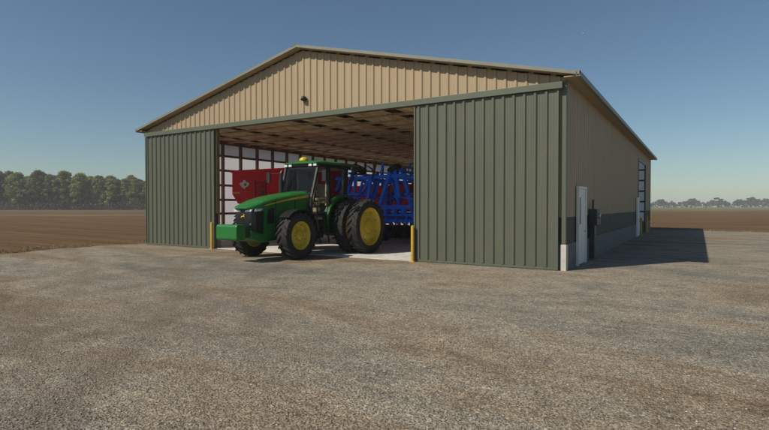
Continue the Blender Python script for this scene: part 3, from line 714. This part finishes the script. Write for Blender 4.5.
b=MB(); b.box(.70,.78,1.76,1.80,2.55,2.85); b.build('tail_lamp',M['redlens'],cab)
for s in (1,-1):
    b=MB(); b.path([(s*.76,-.1,3.02),(s*1.30,-.42,2.98)],.018); b.bar((s*1.33,-.42,2.66),(s*1.33,-.42,3.04),.17,.05,up=(0,1,0)); b.build('mirror',M['black'],cab)
# exhaust stack at the far side, intake
b=MB(); b.path([(-.62,-.50,1.75),(-.62,-.50,2.10)],.085,14); b.path([(-.62,-.50,2.10),(-.62,-.50,2.95),(-.62,-.44,3.06)],.062,14); b.tube((-.62,-.50,2.20),(-.62,-.50,2.75),.085,n=16); b.build('exhaust',M['black'],tr,autos=40)
# rear linkage
b=MB()
for s in (1,-1): b.bar((s*.35,1.8,.8),(s*.45,2.9,.65),.07,.09); b.bar((s*.45,1.9,1.5),(s*.45,2.6,.75),.05)
b.bar((0,1.9,1.3),(0,2.9,1.15),.06); b.box(-.3,.3,1.7,2.0,.6,1.5); b.bar((0,1.8,.5),(0,3.1,.48),.1,.06); b.build('hitch',M['black'],tr)

# ------------------------------------------------------------------ red wagon beside the left wall
wg=empty('red_spreader',(-15.0,4.1,0)); tag(wg,'red hopper spreader with white emblem and side ladder by the left wall','spreader')
x0,x1=-2.72,2.75
b=MB(); 
P=[(x0,0),(x1,0)]
sec=lambda y0,y1: None
# hopper body: long side faces the door, lower corners chamfered
b.prism([(x0,2.40),(x0,3.60),(x1,3.60),(x1,2.40),(x1-.55,1.92),(x0+.42,1.92)],'y',0,2.3); hb=b.build('hopper',M['red'],wg,bevel=.03)
b=MB(); b.box(x0-.05,x1+.05,-.05,.0,3.52,3.64); b.box(x0-.05,x1+.05,2.30,2.35,3.52,3.64); b.box(x0-.05,x0,0,2.3,3.52,3.64); b.box(x1,x1+.05,0,2.3,3.52,3.64); b.box(x0+.42,x1-.55,-.035,0,1.92,2.0); b.build('rim_rail',M['red'],hb,bevel=.01)
b=MB()
for x in (.75,2.0): b.box(x-.03,x+.03,-.045,0,2.0,3.52)
b.build('body_rib',M['red'],hb)
b=MB(); lx=-.62
for x in (lx-.30,lx+.42): b.bar((x,-.10,1.95),(x,-.10,3.05),.045)
for k in range(4): b.bar((lx-.30,-.10,2.05+.30*k),(lx+.42,-.10,2.05+.30*k),.035)
b.build('ladder',M['red_dark'],wg)
b=MB(); b.box(lx-.03,lx+.22,-.03,0,2.32,2.55); b.lathe([(0,.0),(-.03,.10),(-.035,0)],(lx+.1,-.002,2.78),'y',14); b.build('hatch',M['red_dark'],hb)
# emblem: pale winged shield with a dark eye, plus a thin underline
b=MB(); ex,ez=-1.80,2.86; k=.0115
emb=[(-30,6),(-20,14),(-12,12),(-8,20),(0,24),(8,20),(14,12),(24,12),(32,4),(20,-6),(8,-10),(0,-18),(-8,-12),(-20,-6)]
b.prism([(ex+a*k,ez+c*k) for a,c in emb],'y',-.012,-.001); em=b.build('emblem',M['decal'],hb)
b=MB(); b.lathe([(0,.0),(0,.075),(-.006,.075),(-.006,0)],(ex+.08,-.013,ez+.02),'y',14); b.build('emblem_centre',M['sign_dark'],em)
b=MB(); b.box(ex-.48,ex+.5,-.010,-.001,ez-.36,ez-.33); b.build('emblem_underline',mat('faded_decal',(.40,.12,.12),.5),em)
b=MB(); b.box(x0+.06,x0+.60,-.014,-.001,2.10+.32,2.19+.32); b.build('reflector',M['amber'],hb)
b=MB(); b.box(x0+.7,x1-.6,.3,2.0,1.3,1.9); b.bar((x0-.2,1.15,1.0),(x1+.4,1.15,1.0),.2,.25); b.build('undercarriage',M['red_dark'],wg)
for xx in (-.9,.9):
    for yy in (.1,2.2):
        h=MB(); h.tube((0,-.2,0),(0,.2,0),.1); h=h.build('wheel',M['red_dark'],wg); h.location=(xx,yy,.65)
        t=MB(); t.lathe([(-.2,.33),(-.24,.5),(-.2,.63),(0,.65),(.2,.63),(.24,.5),(.2,.33)],(0,0,0),'y',32); t.build('tyre',M['rubber'],h,autos=40)
        t=MB(); t.lathe([(-.12,0),(-.12,.2),(-.18,.33),(.18,.33),(.12,.2),(.12,0)],(0,0,0),'y',28); t.build('rim',M['jyellow'],h,autos=40)

# second red machine deeper in the shed
rb=empty('red_seeder',(-12.9,12.0,0)); tag(rb,'long red seeder tank on black tyres behind the blue cultivator','seeder')
b=MB(); b.prism([(-4.2,1.55),(-4.4,2.2),(-4.2,3.05),(3.4,3.05),(4.0,2.9),(4.0,1.7),(3.2,1.4)],'y',0,2.4); s1=b.build('tank',M['red'],rb,bevel=.06)
b=MB()
for x in (-3,-1.5,0,1.5,3): b.box(x-.05,x+.05,-.05,0,1.6,3.0)
b.box(-4.0,3.5,-.06,-.0,2.42,2.5); b.build('tank_rib',M['red_dark'],s1)
for x in (-2.2,0,2.2):
    b=MB(); b.lathe([(0,.42),(.1,.42),(.16,.36),(.17,0)],(x,1.2,3.05),'z',24); b.build('tank_lid',M['black'],s1,autos=40)
b=MB(); b.box(-3.8,3.6,.5,.7,1.0,1.4); b.box(-3.8,3.6,1.7,1.9,1.0,1.4); b.build('frame',M['red_dark'],rb)
for xx in (-2.6,2.4):
    for yy in (.05,2.3):
        h=MB(); h.tube((0,-.2,0),(0,.2,0),.12); h=h.build('wheel',M['red_dark'],rb); h.location=(xx,yy,.75)
        t=MB(); t.lathe([(-.22,.4),(-.27,.58),(-.22,.73),(0,.75),(.22,.73),(.27,.58),(.22,.4)],(0,0,0),'y',32); t.build('tyre',M['rubber'],h,autos=40)
        t=MB(); t.lathe([(-.12,0),(-.12,.25),(-.2,.4),(.2,.4),(.12,.25),(.12,0)],(0,0,0),'y',28); t.build('rim',M['jyellow'],h,autos=40)

# ------------------------------------------------------------------ blue cultivator with folded wings
cu=empty('cultivator',(-9.35,4.2,0)); tag(cu,'blue folded cultivator frame with black tyres hitched behind the tractor','cultivator')
b=MB()
b.bar((0,-1.0,.62),(0,.5,1.0),.16,.18); b.bar((-.55,.9,1.08),(0,-.7,.72),.12); b.bar((.55,.9,1.08),(0,-.7,.72),.12)
b.build('drawbar',M['blue'],cu)
b=MB()
for y,z in ((.8,1.12),(1.9,1.12),(3.0,1.12),(4.3,1.12)): b.bar((-2.0,y,z),(2.3,y,z),.13,.13)
for x in (-1.5,-.5,.5,1.5,2.1): b.bar((x,.7,1.13),(x,5.2,1.13),.10,.12)
for x in (-1.2,1.6): b.bar((x,.8,1.45),(x,3.0,1.45),.10,.10); b.bar((x,.8,1.15),(x,.8,1.5),.1); b.bar((x,3.0,1.15),(x,3.0,1.5),.1)
b.bar((-1.6,.78,1.38),(2.2,.78,1.38),.09,.10)
for k in range(9): x=-1.9+.5*k; b.box(x-.04,x+.04,.70,.90,1.0,1.26)
b.build('main_frame',M['blue'],cu)
# mast
b=MB(); b.bar((-.5,.9,1.15),(-.15,1.3,2.9),.10); b.bar((.5,.9,1.15),(.15,1.3,2.9),.10); b.bar((-.2,1.3,2.9),(.2,1.3,2.9),.12); b.bar((0,1.3,2.8),(0,4.0,1.2),.09); b.build('mast',M['blue'],cu)
# folded wings: lattice frames standing on edge; far wing and near wing
def wing(s):
    w_=MB()
    for k,y in enumerate((.9,3.0,5.0)):
        w_.bar((s*1.95,y,1.2),(s*1.30,y,3.45),.14,.14,up=(0,1,0))      # outer slanted toolbar
        w_.bar((s*1.35,y,1.3),(s*.75,y,3.05),.09,.09,up=(0,1,0))
        w_.bar((s*1.95,y,2.1),(s*.9,y,2.2),.07,.07,up=(0,1,0))
        w_.bar((s*2.1,y,3.02),(s*.45,y,3.06),.12,.12,up=(0,1,0))
    for x,z in ((1.95,1.35),(1.65,2.3),(1.35,3.3),(.8,3.06)): w_.bar((s*x,.6,z),(s*x,5.4,z),.10,.10)
    return w_.build('folded_wing',M['blue'],cu)
wf=wing(-1); wn=wing(1)
def shank(m,s,x,y,z,dirn):
    p=[Vector((s*x,y,z)),Vector((s*(x-.22),y+.05,z+.02)),Vector((s*(x-.42),y+.10,z+.20)),Vector((s*(x-.40),y+.02,z+.42)),Vector((s*(x-.22),y-.06,z+.56))]
    for a,c in zip(p,p[1:]): m.bar(a,c,.035,.07)
    a=p[-1]; m.bar(a,a+Vector((s*.14,-.04,.05)),.12,.03)
for s,wo in ((-1,wf),(1,wn)):
    for y in (2.0,4.4):
        for (x,z) in ((1.9,1.5),(1.6,2.35),(1.4,3.15)):
            m=MB(); shank(m,s,x,y,z,1); m.build('tine',M['black'] if R.random()<.6 else M['blue'],wo)
# front details: hydraulic rams, hoses, toolbars crossing high
b=MB(); b.bar((-2.2,.72,3.05),(1.6,.72,3.12),.14,.16); b.bar((-1.9,.70,2.35),(-.1,.72,2.30),.10,.10); b.bar((-1.75,.7,3.05),(-1.75,.7,3.65),.12,.1); b.bar((-2.15,.7,2.5),(-1.9,.7,3.05),.12,.1)
b.bar((-1.5,.66,2.95),(-1.9,.66,2.35),.09); b.bar((-.2,.66,3.05),(-.75,.66,2.2),.16,.1); b.bar((-.15,.62,3.0),(-.42,.62,1.7),.15,.1)
b.bar((.95,.66,3.55),(.30,.66,1.8),.17,.14); b.bar((.45,.7,3.7),(.32,.7,3.05),.10,.09); b.bar((1.0,.72,3.6),(1.25,.72,2.2),.16,.1)
b.bar((-1.1,.7,3.05),(-1.1,.7,2.35),.1,.08); b.bar((-.9,.68,1.72),(1.9,.68,1.74),.14,.18); b.bar((-.2,.7,1.5),(-.55,.4,.9),.12,.12)
for x in (-.35,.05,.6,1.05,1.5): b.box(x-.06,x+.06,.58,.80,1.42,1.66)
b.build('front_rack',M['blue'],cu,bevel=.008)
b=MB(); b.tube((.15,.60,3.80),(.0,.60,3.25),.055,n=10); b.tube((.0,.60,3.25),(-.12,.60,2.9),.03,n=8); b.build('hydraulic_ram',M['black'],cu)
b=MB(); b.tube((-1.3,.55,2.9),(-.8,.55,3.5),.05,n=10); b.build('hydraulic_ram',M['black'],cu)
for P in ([(-1.9,.6,2.3),(-1.4,.5,2.0),(-.9,.5,2.1),(-.4,.5,2.5)],[(.2,.5,1.5),(-.1,.2,1.3),(-.1,-.5,1.1),(-.05,-1.1,1.2)],[(.3,.5,1.5),(.05,.1,1.2),(0,-.6,1.0),(.05,-1.2,1.2)]):
    b=MB(); b.path(P,.022,6); b.build('hose',M['black'],cu)
def cwheel(x,y,z,r,wd,rx,ry,parent,m_r=M['jyellow']):
    h=MB(); h.tube((-.12,0,0),(.12,0,0),.06); h=h.build('wheel',M['black'],parent); h.location=(x,y,z); h.rotation_euler=(rx,ry,0)
    t=MB(); t.lathe([(-wd*.4,r*.5),(-wd/2,r*.75),(-wd*.42,r*.95),(0,r),(wd*.42,r*.95),(wd/2,r*.75),(wd*.4,r*.5)],(0,0,0),'x',30); t.build('tyre',M['rubber'],h,autos=40)
    t=MB(); t.lathe([(wd*.1,0),(wd*.12,r*.3),(wd*.38,r*.5),(-wd*.38,r*.5),(-wd*.12,r*.3),(-wd*.1,0)],(0,0,0),'x',26); t.build('rim',m_r,h,autos=40)
cwheel(-.95,.85,3.50,.36,.24,0,rad(-62),cu)
cwheel(.95,.85,3.42,.34,.24,0,rad(60),cu)
cwheel(-.30,.9,.30,.30,.20,0,0,cu)
for x in (-1.1,1.1,1.6): cwheel(x,3.4,.42,.42,.3,0,0,cu,M['blue'])
b=MB()
for k,y in enumerate((4.9,)):
    b.lathe([(-2.0,0),(-2.0,.30),(2.2,.30),(2.2,0)],(0,y,.42),'x',20)
    for j in range(28): b.lathe([(-.02,.30),(0,.37),(.02,.30)],(-1.95+.15*j,y,.42),'x',20)
b.build('roller',M['rubber'],cu)
for row,y in enumerate((.95,1.9,3.0)):
    for k in range(7):
        x=-1.75+.6*k+.2*row; m=MB()
        p=[Vector((x,y,1.06)),Vector((x,y+.22,1.0)),Vector((x,y+.30,.75)),Vector((x,y+.08,.50)),Vector((x,y-.05,.38))]
        for a,c in zip(p,p[1:]): m.bar(a,c,.07,.04)
        m.build('tine',M['black'],cu)

# ------------------------------------------------------------------ trees
def leaf_mat(name,c1,c2,c3):
    m=bpy.data.materials.new(name); m.use_nodes=True; nt=m.node_tree; b=nt.nodes['Principled BSDF']; b.inputs['Roughness'].default_value=.7; b.inputs['Specular IOR Level'].default_value=.2
    gi=nt.nodes.new('ShaderNodeNewGeometry'); oi=nt.nodes.new('ShaderNodeObjectInfo')
    c=ramp(nt,gi.outputs['Random Per Island'],[(0,c1),(.5,c2),(1,c3)])
    hs=nt.nodes.new('ShaderNodeHueSaturation'); nt.links.new(c,hs.inputs['Color'])
    mr=nt.nodes.new('ShaderNodeMapRange'); mr.inputs[3].default_value=.7; mr.inputs[4].default_value=1.3; nt.links.new(oi.outputs['Random'],mr.inputs[0]); nt.links.new(mr.outputs[0],hs.inputs['Value'])
    nt.links.new(hs.outputs[0],b.inputs['Base Color'])
    t=nt.nodes.new('ShaderNodeBsdfTranslucent'); nt.links.new(hs.outputs[0],t.inputs[0]); mx=nt.nodes.new('ShaderNodeMixShader'); mx.inputs[0].default_value=.25
    nt.links.new(b.outputs[0],mx.inputs[1]); nt.links.new(t.outputs[0],mx.inputs[2]); nt.links.new(mx.outputs[0],nt.nodes['Material Output'].inputs[0]); return m
M['leaf']=leaf_mat('leaf_green',(.085,.100,.028),(.20,.22,.06),(.40,.41,.13))
M['leaf_dull']=leaf_mat('leaf_dull',(.03,.042,.026),(.05,.062,.036),(.075,.085,.05))
M['bark']=mat('bark',(.19,.17,.14),.9,var=.25,scale=2)
def crown_mesh(name,h,cw,zlow,nclump,nleaf,leaf,mt,seed):
    rs=np.random.RandomState(seed); V=[];k=0
    cl=[]
    for i in range(nclump):
        t=rs.rand(); z=zlow+(h-zlow)*(t**.85); f=math.sin(math.pi*min(1,.18+.80*(z-zlow)/(h-zlow)))**.6
        a=rs.rand()*6.283; rr=cw*f*math.sqrt(rs.rand())*.92
        cl.append((rr*math.cos(a),rr*math.sin(a),z,cw*(.16+.17*rs.rand())))
    C=np.array(cl); idx=rs.randint(0,nclump,nleaf)
    d=rs.randn(nleaf,3); d/=np.linalg.norm(d,axis=1)[:,None]; rad_=(.55+.5*rs.rand(nleaf))[:,None]
    c=C[idx,:3]+d*rad_*C[idx,3:4]*np.array([1,1,.75])
    nrm=d+np.array([0,0,.35])+rs.randn(nleaf,3)*.5; nrm/=np.linalg.norm(nrm,axis=1)[:,None]
    u=np.cross(nrm,rs.randn(nleaf,3)); u/=np.linalg.norm(u,axis=1)[:,None]; v=np.cross(nrm,u)
    s=(leaf*(.5+.9*rs.rand(nleaf)))[:,None]
    P=np.stack([c-u*s,c-v*s*.6,c+u*s,c+v*s*.6],1).reshape(-1,3)
    Fc=np.arange(nleaf*4).reshape(-1,4)
    me=bpy.data.meshes.new(name); me.from_pydata(P.tolist(),[],Fc.tolist()); me.materials.append(mt); return me,C
def trunk_mesh(name,h,C,r,seed):
    rs=np.random.RandomState(seed); m=MB(); top=Vector((0,0,h*.75)); pts=[Vector((0,0,-.1)),Vector((rs.randn()*.15,rs.randn()*.15,h*.25)),Vector((rs.randn()*.3,rs.randn()*.3,h*.5)),top]
    rr=[r,r*.8,r*.55,r*.15]
    for i in range(3): m.tube(pts[i],pts[i+1],rr[i],rr[i+1],n=8,caps=False)
    for c in C[rs.permutation(len(C))[:16]]:
        e=Vector(c[:3]); z=min(h*.6,max(h*.2,e.z-h*.2)); f=z/(h*.75); s=Vector((0,0,z)); m.tube(s,e,r*.35*(1.1-f),.03,n=5,caps=False)
    me=bpy.data.meshes.new(name); me.from_pydata([tuple(v) for v in m.v],[],m.f); me.materials.append(M['bark']); return me
def proto(h,cw,zl,nc,nl,leaf,mt,seed,r=.3):
    cm,C=crown_mesh('crown',h,cw,zl,nc,nl,leaf,mt,seed); return cm,trunk_mesh('trunk',h,C,r,seed)
def plant(p,pr,sc,rz,name,label,cat,group,sz=1):
    e=empty(name,p,rz); e.scale=(sc*(1.15 if name=='horizon_tree' else 1),sc*(1.15 if name=='horizon_tree' else 1),sc*sz); tag(e,label,cat,group)
    for nm,me in (('trunk',pr[1]),('crown',pr[0])):
        o=bpy.data.objects.new(nm,me); COL.objects.link(o); o.parent=e
near=[proto(17,4.6,3.4+i*.5,95,12500,.24,M['leaf'],30+i,.26) for i in range(5)]
ORD=['first','second','third','fourth','fifth','sixth','seventh','eighth','ninth','tenth','eleventh','twelfth','thirteenth','fourteenth','fifteenth','sixteenth','seventeenth','eighteenth','nineteenth','twentieth','twenty-first','twenty-second','twenty-third','twenty-fourth','twenty-fifth','twenty-sixth','twenty-seventh','twenty-eighth','twenty-ninth','thirtieth','thirty-first','thirty-second']
TG='trees in the wood beyond the left field'
for row,(z,n_) in enumerate(((250,19),(260,18),(271,17),(284,17))):
    for k in range(n_):
        x=-220+ (112.0/n_)*(k+.5*(row%2)) + R.uniform(-1.6,1.6)
        if (x/z) > (152-384.5)/F+.03: continue
        sc=R.choice((.90,.94,.98,1.0,1.04))*R.uniform(.96,1.04)*(1.03 if x/z*F+384.5<90 else .96)
        u=(x/z)*F+384.5
        pos='leftmost part' if u<35 else 'left-centre part' if u<75 else 'right-centre part' if u<115 else 'end nearest the shed'
        rowt=('front row','second row','third row','back row')[row]
        plant(far(x,z+R.uniform(-3,3)),near[R.randrange(5)],sc,R.uniform(0,6.28),'broadleaf_tree','leafy green tree, %s from left in %s of the wood beyond the left field'%(ORD[k],rowt),'tree',TG,R.uniform(.92,1.08))
# pale undergrowth along the wood
def under():
    rs=np.random.RandomState(5); V=[];Fc=[];k=0; N=44000
    P=[]
    for i in range(N):
        z=244+rs.rand()*44; x=-226+rs.rand()*120; h=(rs.rand()**1.2)*(4.6+1.5*math.sin(x*.35)+1.2*math.sin(x*.9))
        c=far(x,z,max(.05,h)); u=np.array([rs.randn(),rs.randn(),rs.randn()*1.4]); u/=np.linalg.norm(u); v=np.cross(u,rs.randn(3)); v/=np.linalg.norm(v); s=.16+.2*rs.rand()
        c=np.array(c); P+= [c-u*s*1.3,c-v*s*.45,c+u*s*1.3,c+v*s*.45]
    P=np.array(P); P[:,2]=np.maximum(P[:,2],.0)
    me=bpy.data.meshes.new('undergrowth'); me.from_pydata(P.tolist(),[],np.arange(len(P)).reshape(-1,4).tolist()); me.materials.append(leaf_mat('brush',(.10,.10,.05),(.155,.15,.085),(.22,.205,.13)))
    o=bpy.data.objects.new('undergrowth',me); COL.objects.link(o); tag(o,'pale scrubby undergrowth at the foot of the left wood','undergrowth',kind='stuff')
under()
farp=[proto(13,6.0,1.2,30,3200,.55,M['leaf_dull'],60+i,.35) for i in range(4)]
FG='hazy trees on the right horizon'
hs=[.7,.6,.8,.9,.66,.75,.55,.62,.7,.95,1.0,.72,.6,.66,.8,1.05,.95,.7,.62,.7,.9,.8,1.05,1.12,.95,.8,1.0,.9,.75,.9]
n_=len(hs)
for k,hh in enumerate(hs):
    z=690+R.uniform(-14,14); u=646+ (782-646)*(k+.5)/n_; x=(u-384.5)/F*z+R.uniform(-1,1)
    side='next to the shed eave line' if k<6 else 'left of the middle' if k<12 else 'right of the middle' if k<18 else 'at the right edge'
    tall='tall rounded' if hh>.9 else 'middling' if hh>.7 else 'low'
    plant(far(x,z),farp[R.randrange(4)],hh*.92,R.uniform(0,6.28),'horizon_tree','%s hazy blue grey tree, %s from the left in the right horizon row'%(tall,ORD[k]),'tree',FG)

# small pale daytime moon
m=MB(); m.lathe([(-1,0.001)]+[(-math.cos(math.pi*k/16),math.sin(math.pi*k/16)) for k in range(1,16)]+[(1,.001)],(0,0,0),'z',24)
mo=m.build('moon',mat('moon_rock',(.45,.45,.44),.9,var=.2),smooth=True); mo.scale=(7,7,7)
mz=5200; mo.location=far((582-384.5)/F*mz,mz,CAMZ+(206.3-34.5)/F*mz); tag(mo,'tiny pale speck of daytime moon high on the right','moon')

# ------------------------------------------------------------------ haze
m=MB(); m.box(-1850,1850,-1850,1850,-1,24); hz=bpy.data.materials.new('haze'); hz.use_nodes=True; nt=hz.node_tree; nt.nodes.clear()
o=nt.nodes.new('ShaderNodeOutputMaterial'); v=nt.nodes.new('ShaderNodeVolumePrincipled'); v.inputs['Color'].default_value=(.88,.93,.99,1); v.inputs['Density'].default_value=.00046; v.inputs['Anisotropy'].default_value=.0
nt.links.new(v.outputs[0],o.inputs['Volume']); h=m.build('haze',hz); tag(h,'thin blue haze over the far fields','haze',kind='stuff')
S.cycles.transparent_max_bounces=16; S.cycles.diffuse_bounces=6; S.cycles.max_bounces=12; S.cycles.volume_bounces=1
